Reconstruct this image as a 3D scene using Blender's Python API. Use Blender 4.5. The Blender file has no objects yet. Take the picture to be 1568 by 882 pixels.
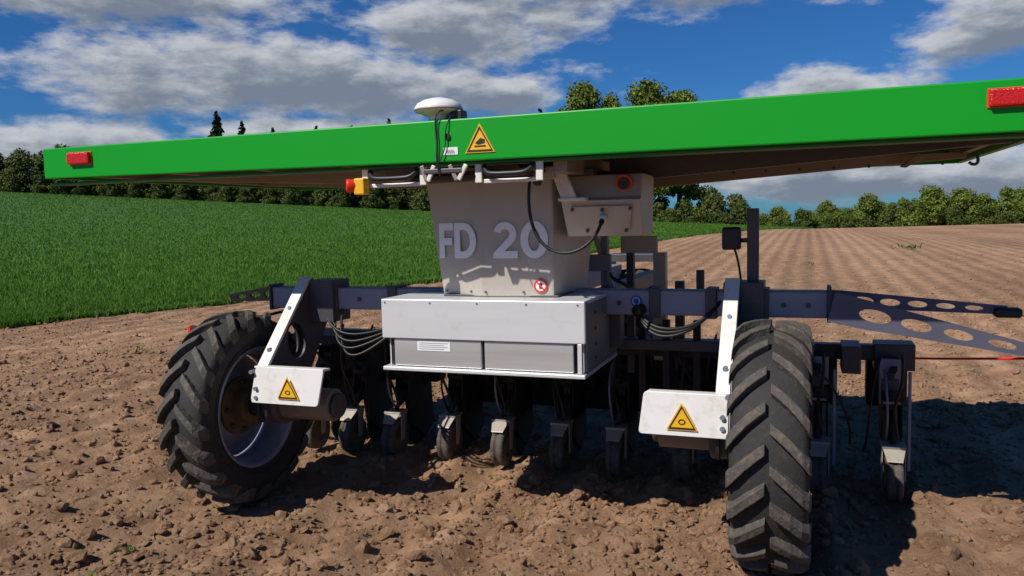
import bpy, bmesh, math, random
import numpy as np
from mathutils import Vector, Matrix, Euler
random.seed(4); rng=np.random.default_rng(7)
D=bpy.data; scene=bpy.context.scene; coll=scene.collection
R=math.radians

# ---------------------------------------------------------------- materials
def new_mat(name):
    m=D.materials.new(name); m.use_nodes=True
    nt=m.node_tree; return m,nt,nt.nodes["Principled BSDF"]
def mat(name,col,rough=.5,metal=0.,var=.15,scale=8.,bump=0.,bscale=60.,dirt=None,dirtamt=.0,spec=.5,stretch=None):
    m,nt,p=new_mat(name); n=nt.nodes; l=nt.links
    tc=n.new("ShaderNodeTexCoord"); mp=n.new("ShaderNodeMapping"); l.new(tc.outputs["Object"],mp.inputs[0])
    if stretch: mp.inputs["Scale"].default_value=stretch
    nz=n.new("ShaderNodeTexNoise"); nz.inputs["Scale"].default_value=scale; nz.inputs["Detail"].default_value=5
    l.new(mp.outputs[0],nz.inputs["Vector"])
    mx=n.new("ShaderNodeMix"); mx.data_type='RGBA'
    mx.inputs[6].default_value=(*[c*(1-var) for c in col],1); mx.inputs[7].default_value=(*[min(1,c*(1+var)) for c in col],1)
    l.new(nz.outputs[0],mx.inputs[0]); out=mx.outputs[2]
    if dirt:
        nz2=n.new("ShaderNodeTexNoise"); nz2.inputs["Scale"].default_value=scale*1.7; nz2.inputs["Detail"].default_value=7; nz2.inputs["Roughness"].default_value=.7
        l.new(tc.outputs["Object"],nz2.inputs["Vector"])
        rp=n.new("ShaderNodeMapRange"); rp.inputs[1].default_value=.62-.3*dirtamt; rp.inputs[2].default_value=.85-.2*dirtamt; rp.inputs[4].default_value=min(1,.4+dirtamt)
        l.new(nz2.outputs[0],rp.inputs[0])
        m2=n.new("ShaderNodeMix"); m2.data_type='RGBA'; m2.inputs[7].default_value=(*dirt,1)
        l.new(rp.outputs[0],m2.inputs[0]); l.new(out,m2.inputs[6]); out=m2.outputs[2]
    l.new(out,p.inputs["Base Color"])
    p.inputs["Roughness"].default_value=rough; p.inputs["Metallic"].default_value=metal; p.inputs["Specular IOR Level"].default_value=spec
    if bump:
        b=n.new("ShaderNodeBump"); b.inputs["Strength"].default_value=bump; b.inputs["Distance"].default_value=.01
        nb=n.new("ShaderNodeTexNoise"); nb.inputs["Scale"].default_value=bscale; nb.inputs["Detail"].default_value=5
        l.new(mp.outputs[0],nb.inputs["Vector"]); l.new(nb.outputs[0],b.inputs["Height"]); l.new(b.outputs[0],p.inputs["Normal"])
    return m
DUST=(.24,.16,.10)
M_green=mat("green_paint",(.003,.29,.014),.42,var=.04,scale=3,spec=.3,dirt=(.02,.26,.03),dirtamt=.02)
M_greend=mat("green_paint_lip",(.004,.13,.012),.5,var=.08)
M_tower=mat("brushed_panel",(.47,.42,.365),.45,.1,var=.07,scale=4,dirt=(.32,.24,.17),dirtamt=.2)
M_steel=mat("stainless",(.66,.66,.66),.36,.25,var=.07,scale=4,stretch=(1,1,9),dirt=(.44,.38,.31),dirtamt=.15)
M_shaded=mat("stainless_side",(.20,.195,.19),.5,.15,var=.15,scale=4,dirt=(.16,.12,.09),dirtamt=.15)  # darker copy of the stainless, side-face shade put into the colour
M_drawer=mat("brushed_drawer",(.62,.62,.62),.3,.6,var=.22,scale=3,stretch=(.6,1,14))
M_frame=mat("frame_steel",(.27,.265,.32),.5,.25,var=.15,scale=6,dirt=DUST,dirtamt=.22)
M_arm=mat("arm_steel",(.11,.11,.155),.5,.3,var=.2,scale=6,dirt=DUST,dirtamt=.12)
M_brown=mat("arm_brown",(.12,.08,.055),.6,.1,var=.2,scale=6)
M_framed=mat("frame_dark",(.075,.07,.08),.5,.3,var=.25,scale=8,dirt=(.13,.09,.06),dirtamt=.3)
M_white=mat("white_plate",(.74,.72,.68),.45,.05,var=.05,scale=6,dirt=(.42,.31,.22),dirtamt=.32)
M_black=mat("black_plastic",(.012,.012,.013),.45,var=.2)
M_blackd=mat("black_iron",(.020,.017,.015),.6,.2,var=.4,scale=12,dirt=(.08,.055,.035),dirtamt=.2)
M_tyre=mat("tyre_rubber",(.024,.022,.021),.8,var=.3,scale=14,bump=.3,dirt=(.11,.08,.05),dirtamt=.22)
M_lug=mat("tyre_lug_dusty",(.072,.063,.053),.8,var=.3,scale=22,bump=.5,dirt=(.21,.15,.10),dirtamt=.42)
M_rim=mat("rim_silver",(.26,.28,.35),.45,.4,var=.2,scale=10,dirt=DUST,dirtamt=.3)
M_hub=mat("hub_ochre",(.16,.10,.045),.6,var=.3,scale=20)
M_fork=mat("fork_cast",(.36,.32,.27),.55,.3,var=.2,scale=18,dirt=DUST,dirtamt=.2)
M_motor=mat("motor_cast",(.22,.18,.14),.55,.3,var=.25,scale=18,dirt=DUST,dirtamt=.3)
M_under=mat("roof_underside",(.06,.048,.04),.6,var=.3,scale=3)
M_alu=mat("aluminium_rib",(.30,.24,.19),.5,.4,var=.15,scale=8)
M_solar=mat("solar_glass",(.01,.015,.04),.15,var=.2)
M_red=mat("red_lens",(.5,.012,.012),.2,var=.3,scale=60,bump=.4,bscale=150)
M_redp=mat("red_plastic",(.75,.03,.01),.4,var=.05)
M_yel=mat("yellow",(.78,.42,.01),.5,var=.05)
M_blk=mat("black_print",(.01,.01,.01),.6)
M_lab=mat("label_white",(.75,.75,.75),.6,var=.03)
M_text=mat("lettering",(.90,.90,.92),.6,var=.02)
M_gps=mat("gps_dome",(.78,.76,.72),.4,var=.03)
M_blue=mat("sticker_blue",(.03,.08,.35),.5)
M_cable=mat("cable",(.012,.012,.012),.5)
M_string=mat("red_string",(.9,.015,.01),.7)

# ---------------------------------------------------------------- generic builders
PARENT=[None]
def link(ob):
    coll.objects.link(ob)
    if PARENT[0] is not None: ob.parent=PARENT[0]
    return ob
def mesh(name,verts,faces,m,smooth=False,bevel=0.):
    me=D.meshes.new(name); me.from_pydata([tuple(v) for v in verts],[],faces)
    bm=bmesh.new(); bm.from_mesh(me); bmesh.ops.recalc_face_normals(bm,faces=bm.faces); bm.to_mesh(me); bm.free()
    if smooth: me.shade_smooth()
    me.materials.append(m); ob=D.objects.new(name,me); link(ob)
    if bevel:
        b=ob.modifiers.new("b",'BEVEL'); b.width=bevel; b.segments=2; b.limit_method='ANGLE'
    return ob
def box(name,c,s,m,rot=None,bevel=.004):
    rm=Matrix.Identity(3)
    if rot: rm=Euler([R(a) for a in rot]).to_matrix()
    vs=[]
    for x in(-.5,.5):
        for y in(-.5,.5):
            for z in(-.5,.5): vs.append(rm@Vector((x*s[0],y*s[1],z*s[2]))+Vector(c))
    return mesh(name,vs,[(0,1,3,2),(4,6,7,5),(0,4,5,1),(2,3,7,6),(0,2,6,4),(1,5,7,3)],m,bevel=min(bevel,min(s)*.3))
def rng_box(name,a,b,m,**k):
    return box(name,[(a[i]+b[i])/2 for i in range(3)],[abs(b[i]-a[i]) for i in range(3)],m,**k)
def prism(name,poly,ext,m,bevel=0.003):
    n=len(poly); e=Vector(ext); vs=[Vector(p) for p in poly]+[Vector(p)+e for p in poly]
    f=[tuple(range(n)),tuple(range(n,2*n))]+[(i,(i+1)%n,n+(i+1)%n,n+i) for i in range(n)]
    return mesh(name,vs,f,m,bevel=bevel)
def hexa(name,bot,top,m,bevel=.004):
    n=len(bot); vs=[Vector(p) for p in bot]+[Vector(p) for p in top]
    f=[tuple(range(n)),tuple(range(n,2*n))]+[(i,(i+1)%n,n+(i+1)%n,n+i) for i in range(n)]
    return mesh(name,vs,f,m,bevel=bevel)
def basis(d):
    d=Vector(d).normalized(); a=Vector((0,0,1)) if abs(d.z)<.9 else Vector((1,0,0))
    x=d.cross(a).normalized(); y=d.cross(x).normalized(); return x,y,d
def cyl(name,p0,p1,r,m,r2=None,seg=24,bevel=0.):
    r2=r if r2 is None else r2; p0=Vector(p0);p1=Vector(p1); x,y,d=basis(p1-p0); vs=[]
    for p,rr in((p0,r),(p1,r2)):
        for i in range(seg):
            a=2*math.pi*i/seg; vs.append(p+rr*(math.cos(a)*x+math.sin(a)*y))
    f=[tuple(range(seg)),tuple(range(seg,2*seg))]+[(i,(i+1)%seg,seg+(i+1)%seg,seg+i) for i in range(seg)]
    ob=mesh(name,vs,f,m,bevel=bevel)
    for p in ob.data.polygons: p.use_smooth=len(p.vertices)==4
    return ob
def revolve(name,c,axis,prof,m,seg=48):
    x,y,d=basis(axis); c=Vector(c); vs=[];f=[]
    n=len(prof)
    for i in range(seg):
        a=2*math.pi*i/seg; q=math.cos(a)*x+math.sin(a)*y
        for (t,r) in prof: vs.append(c+d*t+q*r)
    for i in range(seg):
        j=(i+1)%seg
        for k in range(n-1): f.append((i*n+k,j*n+k,j*n+k+1,i*n+k+1))
    return mesh(name,vs,f,m,smooth=True)
def tube(name,pts,r,m):
    cu=D.curves.new(name,'CURVE'); cu.dimensions='3D'; sp=cu.splines.new('NURBS'); sp.points.add(len(pts)-1)
    for i,p in enumerate(pts): sp.points[i].co=(*p,1)
    sp.order_u=min(4,len(pts)); sp.use_endpoint_u=True; cu.bevel_depth=r; cu.bevel_resolution=3; cu.resolution_u=8
    cu.materials.append(m); return link(D.objects.new(name,cu))
def ell(cx,cy,rx,ry,n=20,tilt=0):
    o=[]
    for i in range(n):
        a=2*math.pi*i/n; x=rx*math.cos(a); y=ry*math.sin(a)
        o.append((cx+x*math.cos(tilt)-y*math.sin(tilt),cy+x*math.sin(tilt)+y*math.cos(tilt)))
    return o
def plate2d(name,outline,holes,th,m,org,ax,ay):
    cu=D.curves.new(name,'CURVE'); cu.dimensions='2D'; cu.fill_mode='BOTH'; cu.extrude=th/2
    for pl in [outline]+holes:
        sp=cu.splines.new('POLY'); sp.points.add(len(pl)-1)
        for i,p in enumerate(pl): sp.points[i].co=(p[0],p[1],0,1)
        sp.use_cyclic_u=True
    cu.materials.append(m); ob=D.objects.new(name,cu); link(ob)
    ax=Vector(ax).normalized(); ay=Vector(ay); ay=(ay-ax*ay.dot(ax)).normalized(); az=ax.cross(ay)
    mt=Matrix.Identity(4)
    for i in range(3): mt[i][0]=ax[i]; mt[i][1]=ay[i]; mt[i][2]=az[i]; mt[i][3]=org[i]
    ob.matrix_local=mt; return ob

# ---------------------------------------------------------------- robot
rob=D.objects.new("farming_robot",None); coll.objects.link(rob)
rob.location=(-.225,3.625,0); rob.rotation_euler=(0,0,-R(20.5)); PARENT[0]=rob

def wheel(tag,u,v,zc=.5,seed=0,W=.13,Ro=.5,side_out=0):
    k=Ro/.5
    prof=[(-.10,.30),(-.125,.33),(-.138,.38),(-.134,.43),(-.115,.452),(-.06,.464),(0,.468),(.06,.464),(.115,.452),(.134,.43),(.138,.38),(.125,.33),(.10,.30)]
    prof=[(a*W/.13,b*k) for a,b in prof]
    revolve(tag+"_tyre",(u,v,zc),(1,0,0),prof,M_tyre,72)
    for s in(-1,1):
        for rr in(.345,.405): revolve(tag+"_bead",(u+s*.135*W/.13,v,zc),(1,0,0),[(-.006,(rr-.008)*k),(s*.003,(rr-.003)*k),(s*.003,(rr+.003)*k),(-.006,(rr+.008)*k)],M_tyre,64)
    vs=[];f=[]; N=21
    st=[(.0,.008,.500,.45),(.25,.040,.500,.45),(.5,.075,.497,.445),(.8,.115,.488,.43),(1.,.140,.470,.42),(1.08,.146,.435,.41)]
    for side in(-1,1):
        for i in range(N):
            a0=2*math.pi*(i+(.5 if side>0 else 0))/N+seed+random.uniform(-.006,.006)
            b=len(vs); wear=random.uniform(-.004,.002)
            for (t,x,rt,rb) in st:
                a=a0+t*.27-.02*math.sin(t*3.1); hw=.040+.012*t
                for da,rr in((-hw,rt+wear),(hw,rt+wear),(hw*1.3,rb),(-hw*1.3,rb)):
                    vs.append((u+side*x*W/.13,v+rr*k*math.cos(a+da),zc+rr*k*math.sin(a+da)))
            for s in range(len(st)-1):
                for q in range(4):
                    f.append((b+s*4+q,b+s*4+(q+1)%4,b+(s+1)*4+(q+1)%4,b+(s+1)*4+q))
            f.append((b,b+1,b+2,b+3)); e=b+4*(len(st)-1); f.append((e,e+1,e+2,e+3))
    mesh(tag+"_lugs",vs,f,M_lug,bevel=.004)
    pr=[(-.115,.312),(-.118,.30),(-.10,.288),(-.05,.27),(0,.262),(.05,.27),(.10,.288),(.118,.30),(.115,.312)]
    revolve(tag+"_rim",(u,v,zc),(1,0,0),[(a*W/.13,b*k) for a,b in pr],M_rim,64)
    o=side_out
    revolve(tag+"_disc",(u+o*.06,v,zc),(1,0,0),[(.0,.268*k),(o*.02,.23*k),(-o*.01,.19*k),(-o*.03,.14*k),(-o*.03,.0)],M_rim,48)
    cyl(tag+"_hub",(u-.06,v,zc),(u+.06,v,zc),.085*k,M_hub,seg=32,bevel=.006)
    cyl(tag+"_hub_flange",(u-.01+o*.02,v,zc),(u+.012+o*.02,v,zc),.15*k,M_hub,seg=40,bevel=.004)
    for i in range(8):
        a=i*math.pi/4; cyl(tag+"_bolt",(u-.035+o*.02,v+.125*k*math.cos(a),zc+.125*k*math.sin(a)),(u+.035+o*.02,v+.125*k*math.cos(a),zc+.125*k*math.sin(a)),.013,M_framed,seg=6)
wheel("rear_wheel_a",-1.262,0,.49,.1,W=.115,side_out=-1,Ro=.495)
wheel("rear_wheel_b",1.35,0,.49,.22,side_out=1)
wheel("front_wheel",.17,3.03,.5,.3,side_out=-1)

# ---- main frame
rng_box("cross_beam",(-1.27,.29,.965),(1.56,.39,1.08),M_frame,bevel=.008)
rng_box("beam_end_plate",(1.555,.27,.95),(1.572,.41,1.10),M_framed)
rng_box("beam_end_plate_b",(-1.285,.28,.955),(-1.27,.40,1.095),M_framed)
for u in(-.55,-.9,.8,1.05,1.27): rng_box("beam_bracket",(u,.275,.955),(u+.05,.405,1.09),M_framed)
for u in(1.38,1.48,-.72,.66): cyl("beam_bolt",(u,.278,1.02),(u,.29,1.02),.011,M_framed,seg=8)
rng_box("centre_rail",(-.05,.4,.93),(.09,2.9,1.04),M_frame)
rng_box("centre_rail_b",(.42,.4,.95),(.5,2.2,1.04),M_framed)
rng_box("front_fork_l",(-.02,2.9,.5),(.0,3.1,1.1),M_framed); rng_box("front_fork_r",(.34,2.9,.5),(.36,3.1,1.1),M_framed)
rng_box("front_fork_top",(-.02,2.88,1.06),(.36,3.12,1.12),M_framed)
def warn(name,u,v,z,h,fig=True):
    w=h*1.12
    plate2d(name+"_yellow",[(-w/2,-h/2),(w/2,-h/2),(0,h/2)],[],.002,M_yel,(u,v-.002,z),(1,0,0),(0,0,1))
    k=.88; kk=.74
    plate2d(name+"_border",[(-w/2*k,-h/2*k-h*.02),(w/2*k,-h/2*k-h*.02),(0,h/2*k-h*.03)],[[(-w/2*kk,-h/2*kk-h*.03),(0,h/2*kk-h*.06),(w/2*kk,-h/2*kk-h*.03)]],.002,M_blk,(u,v-.004,z),(1,0,0),(0,0,1))
    if fig: plate2d(name+"_symbol",ell(0,-h*.19,h*.13,h*.10,14),[ell(0,-h*.19,h*.09,h*.065,12)],.002,M_blk,(u,v-.004,z),(1,0,0),(0,0,1))
def leg(tag,u,s,pu,zt=.735,zl=.56):
    w=.062
    mesh_pts=[(u-w/2,v,z) for v,z in [(.30,1.13),(.255,1.14),(-.125,.735),(-.165,.66),(-.165,.56),(-.150,.56),(-.150,.655),(-.112,.725),(.262,1.122)]]
    prism(tag+"_strip",mesh_pts,(w,0,0),M_white)
    us=u-s*w/2
    out=[(.36,1.12),(.26,1.12),(-.11,.72),(-.15,.65),(-.15,.45),(.12,.40),(.2,.6),(.42,.9)]
    plate2d(tag+"_side",out,[ell(.12,.82,.075,.095,24,.3)],.012,M_framed,(us+s*.008,0,0),(0,1,0),(0,0,1))  # dark colour on both side plates stands for their shade
    plate2d(tag+"_side_b",out,[ell(.12,.82,.075,.095,24,.3)],.012,M_framed,(u+s*(w/2-.008),0,0),(0,1,0),(0,0,1))
    lo,hi=sorted((u+s*.035,pu))
    def rounded(P,r=.018):
        o=[]
        for i,p in enumerate(P):
            p=Vector(p); a=Vector(P[i-1])-p; b=Vector(P[(i+1)%len(P)])-p; a.normalize(); b.normalize()
            for t in range(5):
                q=t/4; o.append(tuple(p+a*r*(1-q)**2+b*r*q**2))
        return o
    A=rounded([(lo+(.03 if s<0 else 0.),-.172,zt),(hi,-.172,zt),(hi-(.03 if s<0 else 0),-.19,zl),(lo-(.0 if s<0 else .02),-.19,zl)])
    prism(tag+"_motor_cover",A,(0,.012,0),M_white,bevel=.002)
    prism(tag+"_motor_cover_top",[(lo+.01,-.158,zt),(hi-.01,-.158,zt),(hi-.01,-.10,zt-.005),(lo+.01,-.10,zt-.005)],(0,0,-.012),M_white)
    for bu,bz in((u,.63),(u,.585),(u+s*.02,.71)):
        cyl(tag+"_bolt",(bu,-.196,bz),(bu,-.165,bz),.010,M_rim,seg=8)
    cyl(tag+"_bolt",(u,-.075,.80),(u,-.05,.80),.011,M_rim,seg=8); cyl(tag+"_bolt",(u,.105,.99),(u,.13,.985),.010,M_rim,seg=8)
    m0=pu+s*.04; cyl(tag+"_motor",(u+s*.05,-.02,.53),(m0,-.02,.53),.08,M_motor,seg=32,bevel=.008)
    cyl(tag+"_motor_cap",(m0,-.02,.53),(m0-s*.025,-.02,.53),.06,M_framed,seg=24)
    cyl(tag+"_gearbox",(u+s*.05,-.02,.53),(u-s*.06,-.02,.53),.11,M_framed,seg=32,bevel=.008)
    cyl(tag+"_axle",(u,0,.49),(u+s*.16,0,.49),.05,M_framed)
    warn(tag+"_warning_sign",(pu+u)/2,-.192,(zt+zl)/2-.005,.11)
leg("leg_a",-1.03,-1,-.65)
leg("leg_b",1.17,1,.86,.715,.545)
rng_box("leg_mount_a",(-1.02,.25,.9),(-.86,.42,1.12),M_framed); rng_box("leg_mount_b",(1.13,.26,.9),(1.3,.42,1.12),M_framed)

# ---- battery box
rng_box("box_body",(-.355,-.06,.755),(.585,.5,1.045),M_steel)
rng_box("box_flap",(-.37,-.10,.885),(.60,-.062,1.066),M_steel,bevel=.004)
rng_box("box_lid",(-.37,-.062,1.046),(.597,.52,1.066),M_steel)
rng_box("box_base",(-.37,-.105,.735),(.60,.5,.753),M_steel)
rng_box("box_gap_shade",(-.345,-.064,.756),(.578,-.0605,.884),M_black,bevel=0)  # black sheet stands for the shade in the gaps around the drawers
rng_box("drawer_a",(-.315,-.088,.757),(.12,-.065,.882),M_drawer)
rng_box("drawer_b",(.135,-.088,.757),(.545,-.065,.882),M_drawer)
rng_box("box_edge",(.565,-.098,.755),(.585,-.09,.884),M_steel)
rng_box("box_side",(.587,-.058,.756),(.599,.5,1.044),M_shaded)  # thin panel that carries the painted shade of the box side
rng_box("box_flap_end",(.6005,-.098,.887),(.603,-.06,1.064),M_shaded)
for z in(.80,.86,.93,1.0): cyl("box_rivet",(.599,.08,z),(.604,.08,z),.008,M_framed,seg=10)
for z in(.79,.88,.97): cyl("box_rivet",(.599,.24,z),(.604,.24,z),.006,M_fork,seg=10)
rng_box("box_latch",(.6,.35,.8),(.65,.44,1.02),M_framed)
rng_box("box_label",(-.195,-.0905,.83),(-.03,-.0885,.872),M_lab,bevel=0)
for i in range(4): rng_box("box_label_line",(-.185,-.0915,.838+i*.009),(-.06+.02*(i%2),-.0908,.8395+i*.009),M_framed,bevel=0)
for i in range(5): cyl("flap_rivet",(-.35+i*.23,-.1025,1.05),(-.35+i*.23,-.099,1.05),.004,M_framed,seg=8)

# ---- tower
zb,zt=1.068,1.60
hexa("tower",[(-.143,.10,zb),(.08,.035,zb),(.42,.055,zb),(.46,.48,zb),(-.1,.5,zb)],
             [(-.215,.09,zt),(.08,.02,zt),(.425,.04,zt),(.50,.52,zt),(-.17,.54,zt)],M_tower,bevel=.008)
rng_box("tower_foot",(-.12,.05,1.066),(.44,.5,1.076),M_framed)
for q in((-.12,.092,1.09),(.02,.052,1.09),(.10,.032,1.09),(.28,.044,1.09)): cyl("tower_rivet",q,(q[0],q[1]-.006,q[2]),.005,M_framed,seg=8)
def text(name,s,size,org,ax,ay,off=.012,m=M_text,ext=.001):
    cu=D.curves.new(name,'FONT'); cu.body=s; cu.size=size; cu.extrude=ext; cu.offset=off; cu.materials.append(m)
    ob=D.objects.new(name,cu); link(ob)
    ax=Vector(ax).normalized(); ay=Vector(ay); ay=(ay-ax*ay.dot(ax)).normalized(); az=ax.cross(ay)
    mt=Matrix.Identity(4)
    for i in range(3): mt[i][0]=ax[i]; mt[i][1]=ay[i]; mt[i][2]=az[i]; mt[i][3]=org[i]+az[i]*.004
    ob.matrix_local=mt; return ob
def arc(cx,cy,rx,ry,a0,a1,n=20):
    return [(cx+rx*math.cos(R(a0+(a1-a0)*i/(n-1))),cy+ry*math.sin(R(a0+(a1-a0)*i/(n-1)))) for i in range(n)]
S=.21
LET={'F':([(0,0),(S,0),(S,.38),(.52,.38),(.52,.58),(S,.58),(S,.80),(.58,.80),(.58,1),(0,1)],[]),
 'D':([(0,0)]+arc(.34,.5,.45,.5,-90,90)+[(0,1)],[[(S,.2)]+arc(.34,.5,.235,.30,-90,90)+[(S,.80)]]),
 '2':(arc(.35,.67,.33,.33,168,-38)+[(.33,.2),(.70,.2),(.70,0),(0,0),(0,.14)]+arc(.35,.67,.125,.135,-38,168),[]),
 '0':(ell(.38,.5,.39,.51,30),[ell(.38,.5,.17,.31,26)])}
def letter(ch,face,s,t,h,wx=1.):
    b0,b1,t0,t1=[Vector(q) for q in face]
    s1=s+.3
    org=b0.lerp(b1,s).lerp(t0.lerp(t1,s),t); ax=(b0.lerp(b1,s1).lerp(t0.lerp(t1,s1),t)-org).normalized(); up=(t0.lerp(t1,s)-b0.lerp(b1,s)).normalized()
    nrm=ax.cross(up).normalized(); nrm=nrm if nrm.y<0 else -nrm
    o,hs=LET[ch]; f=lambda P:[(p[0]*h*wx,p[1]*h) for p in P]
    plate2d("lettering_"+ch.lower(),f(o),[f(q) for q in hs],.002,M_text,org+nrm*.009,ax,(0,0,1))
fl=((-.143,.10,zb),(.08,.035,zb),(-.215,.09,zt),(.08,.02,zt)); fr=((.08,.035,zb),(.42,.055,zb),(.08,.02,zt),(.425,.04,zt))
letter('F',fl,.08,.33,.163,.92); letter('D',fl,.44,.33,.163,.98); letter('2',fr,.19,.33,.163,1.); letter('0',fr,.57,.33,.163,1.)
plate2d("no_smoking_sign",ell(0,0,.031,.031,28),[ell(0,0,.023,.023,24)],.002,M_redp,(.36,.044,1.118),(1,.06,0),(0,0,1))
plate2d("no_smoking_disc",ell(0,0,.0225,.0225,24),[],.002,M_lab,(.36,.0445,1.118),(1,.06,0),(0,0,1))
box("no_smoking_bar",(.36,.0425,1.118),(.045,.002,.006),M_redp,rot=(0,45,0),bevel=0)
box("no_smoking_figure",(.36,.0432,1.118),(.012,.001,.026),M_blk,bevel=0)

# ---- roof
UL,UR,VF,VB=-2.11,2.27,-.36,1.72; ZB,ZT=1.655,1.824
hexa("roof_edge_front",[(UL,VF,ZB+.02),(.065,VF,ZB),(.065,VF+.03,ZB),(UL,VF+.03,ZB+.02)],[(UL,VF,ZT),(.065,VF,ZT),(.065,VF+.03,ZT),(UL,VF+.03,ZT)],M_green,bevel=.006)
rng_box("roof_edge_front_b",(.07,VF,ZB),(UR,VF+.03,ZT),M_green,bevel=.006)
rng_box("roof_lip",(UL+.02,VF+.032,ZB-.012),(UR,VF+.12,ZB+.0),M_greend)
rng_box("roof_edge_left",(UL,VF+.032,ZB+.02),(UL+.03,VB,ZT),M_green)
rng_box("roof_edge_right",(UR-.03,VF+.032,ZB+.01),(UR,VB,ZT),M_green)
rng_box("roof_edge_back",(UL+.032,VB-.03,ZB+.01),(UR-.032,VB,ZT),M_green)
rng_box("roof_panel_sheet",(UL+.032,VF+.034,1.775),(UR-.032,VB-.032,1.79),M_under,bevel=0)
for i in range(4):
    a=UL+.035+i*(UR-UL-.07)/4; rng_box("roof_solar_top",(a+.004,VF+.034,1.793),(a+(UR-UL-.07)/4-.004,VB-.034,1.80),M_solar,bevel=0)
n=9
for i in range(n+1):
    u=UL+.06+(UR-UL-.12)*i/n
    rng_box("roof_rib",(u-.018,VF+.13,1.69),(u+.018,VB-.04,1.774),M_alu)
for v in(.1,.62,1.2): rng_box("roof_cross_rib",(UL+.05,v,1.72),(UR-.05,v+.03,1.773),M_alu)
for v in(.30,1.25):
    prism("roof_beam",[(UL+.05,v,1.685),(-.35,v,1.60),(-.35,v,1.70),(UL+.05,v,1.71)],(0,.05,0),M_alu)
    prism("roof_beam_b",[(UR-.05,v,1.67),(.62,v,1.575),(.62,v,1.70),(UR-.05,v,1.70)],(0,.05,0),M_alu if v>1 else M_framed)
for i in range(9):
    cyl("beam_rivet",(.75+i*.17,1.244,1.645),(.75+i*.17,1.25,1.645),.008,M_framed,seg=8)
rng_box("roof_centre_rail",(.52,-.25,1.60),(.58,1.3,1.68),M_alu); rng_box("roof_centre_rail_b",(-.3,-.25,1.60),(-.24,1.3,1.68),M_alu)
rng_box("roof_centre_plate",(-.32,.0,1.60),(.62,1.3,1.625),M_framed)
prism("roof_bracket_web",[(1.98,1.1,1.69),(2.05,1.1,1.69),(1.93,1.1,1.625),(1.90,1.1,1.63)],(0,.03,0),M_alu)
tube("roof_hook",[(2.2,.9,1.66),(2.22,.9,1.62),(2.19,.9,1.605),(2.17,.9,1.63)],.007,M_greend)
for u,wd in((UL+.25,.14),(2.10,.17)):
    box("rear_light",(u,VF-.012,1.765),(wd,.022,.055),M_red,bevel=.006)
    box("rear_light_base",(u,VF-.002,1.765),(wd+.01,.006,.062),M_redp,bevel=.003)
rng_box("edge_seam",(.064,VF+.004,ZB+.004),(.071,VF+.02,ZT-.003),M_black,bevel=0)
warn("edge_warning_sign",.255,VF-.001,1.742,.115,False)
prism("edge_warning_figure",[(.235,VF-.006,1.722),(.258,VF-.006,1.742),(.276,VF-.006,1.736),(.276,VF-.006,1.722),(.25,VF-.006,1.717)],(0,.001,0),M_blk,bevel=0)
rng_box("edge_warning_bar",(.232,VF-.006,1.708),(.28,VF-.005,1.713),M_blk,bevel=0)
rng_box("year_label",(.095,VF-.003,1.682),(.158,VF-.001,1.712),M_lab,bevel=0)
text("year_text","2025",.018,(.108,VF-.0035,1.690),(1,0,0),(0,0,1),0,M_blk,.0003)
tube("gps_cable",[(.10,VF+.0,1.86),(.075,VF-.02,1.86),(.06,VF-.012,1.80),(.078,VF-.01,1.72),(.06,VF-.012,1.66),(.08,VF-.01,1.60)],.0028,M_cable)
tube("gps_cable_b",[(.13,VF+.02,1.84),(.125,VF-.012,1.83),(.10,VF-.012,1.76),(.115,VF-.012,1.70),(.06,VF-.01,1.63)],.0025,M_cable)
cyl("grommet",(.115,VF-.008,1.755),(.115,VF,1.755),.012,M_black)
g=(.045,VF+.07)
revolve("gps_dome",(g[0],g[1],1.865),(0,0,1),[(.058,0),(.056,.03),(.048,.062),(.034,.088),(.018,.099),(.008,.100),(.0,.096),(-.004,.08),(-.018,.05),(-.03,.0)],M_gps,40)
revolve("gps_seam",(g[0],g[1],1.865),(0,0,1),[(.004,.0985),(.006,.1015),(.010,.1015),(.012,.099)],M_fork,40)
cyl("gps_stem",(g[0],g[1],1.82),(g[0],g[1],1.85),.035,M_gps,r2=.05)
box("gps_mount",(g[0]+.09,g[1],1.845),(.05,.06,.04),M_black)
cyl("gps_plug",(g[0]+.06,g[1]-.02,1.83),(g[0]+.06,g[1]-.02,1.87),.01,M_blue)
def handle(u0,u1):
    v=VF+.055
    rng_box("handle_bracket",(u0-.03,v-.012,1.568),(u0+.0,v,1.655),M_white); rng_box("handle_bracket",(u1,v-.012,1.568),(u1+.03,v,1.655),M_white)
    rng_box("handle_base",(u0,v-.0,1.566),(u1,v+.008,1.582),M_white)
    tube("handle",[(u0+.01,v-.005,1.635),(u0+.02,v-.03,1.605),(u0+.06,v-.035,1.60),((u0+u1)/2,v-.035,1.60),(u1-.06,v-.035,1.60),(u1-.02,v-.03,1.605),(u1-.01,v-.005,1.635)],.011,M_black)
    tube("handle_top",[(u0+.01,v-.005,1.64),(u0+.05,v-.02,1.643),(u1-.05,v-.02,1.643),(u1-.01,v-.005,1.64)],.007,M_black)
handle(-.285,-.04); handle(.24,.47)
for (uu,t) in((-.0,-18),(.03,25),(.13,-25),(.17,30)): box("edge_clip",(uu,VF+.01,1.612),(.018,.012,.07),M_alu if t<0 else M_white,rot=(0,t,0))
rng_box("edge_clip_bar",(0,VF+.0,1.61),(.17,VF+.02,1.63),M_framed)
box("estop_box",(-.31,VF+.03,1.572),(.05,.05,.07),M_yel,bevel=.006)
cyl("estop_button",(-.335,VF+.03,1.577),(-.37,VF+.005,1.577),.026,M_redp,r2=.03,bevel=.006)

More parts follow.
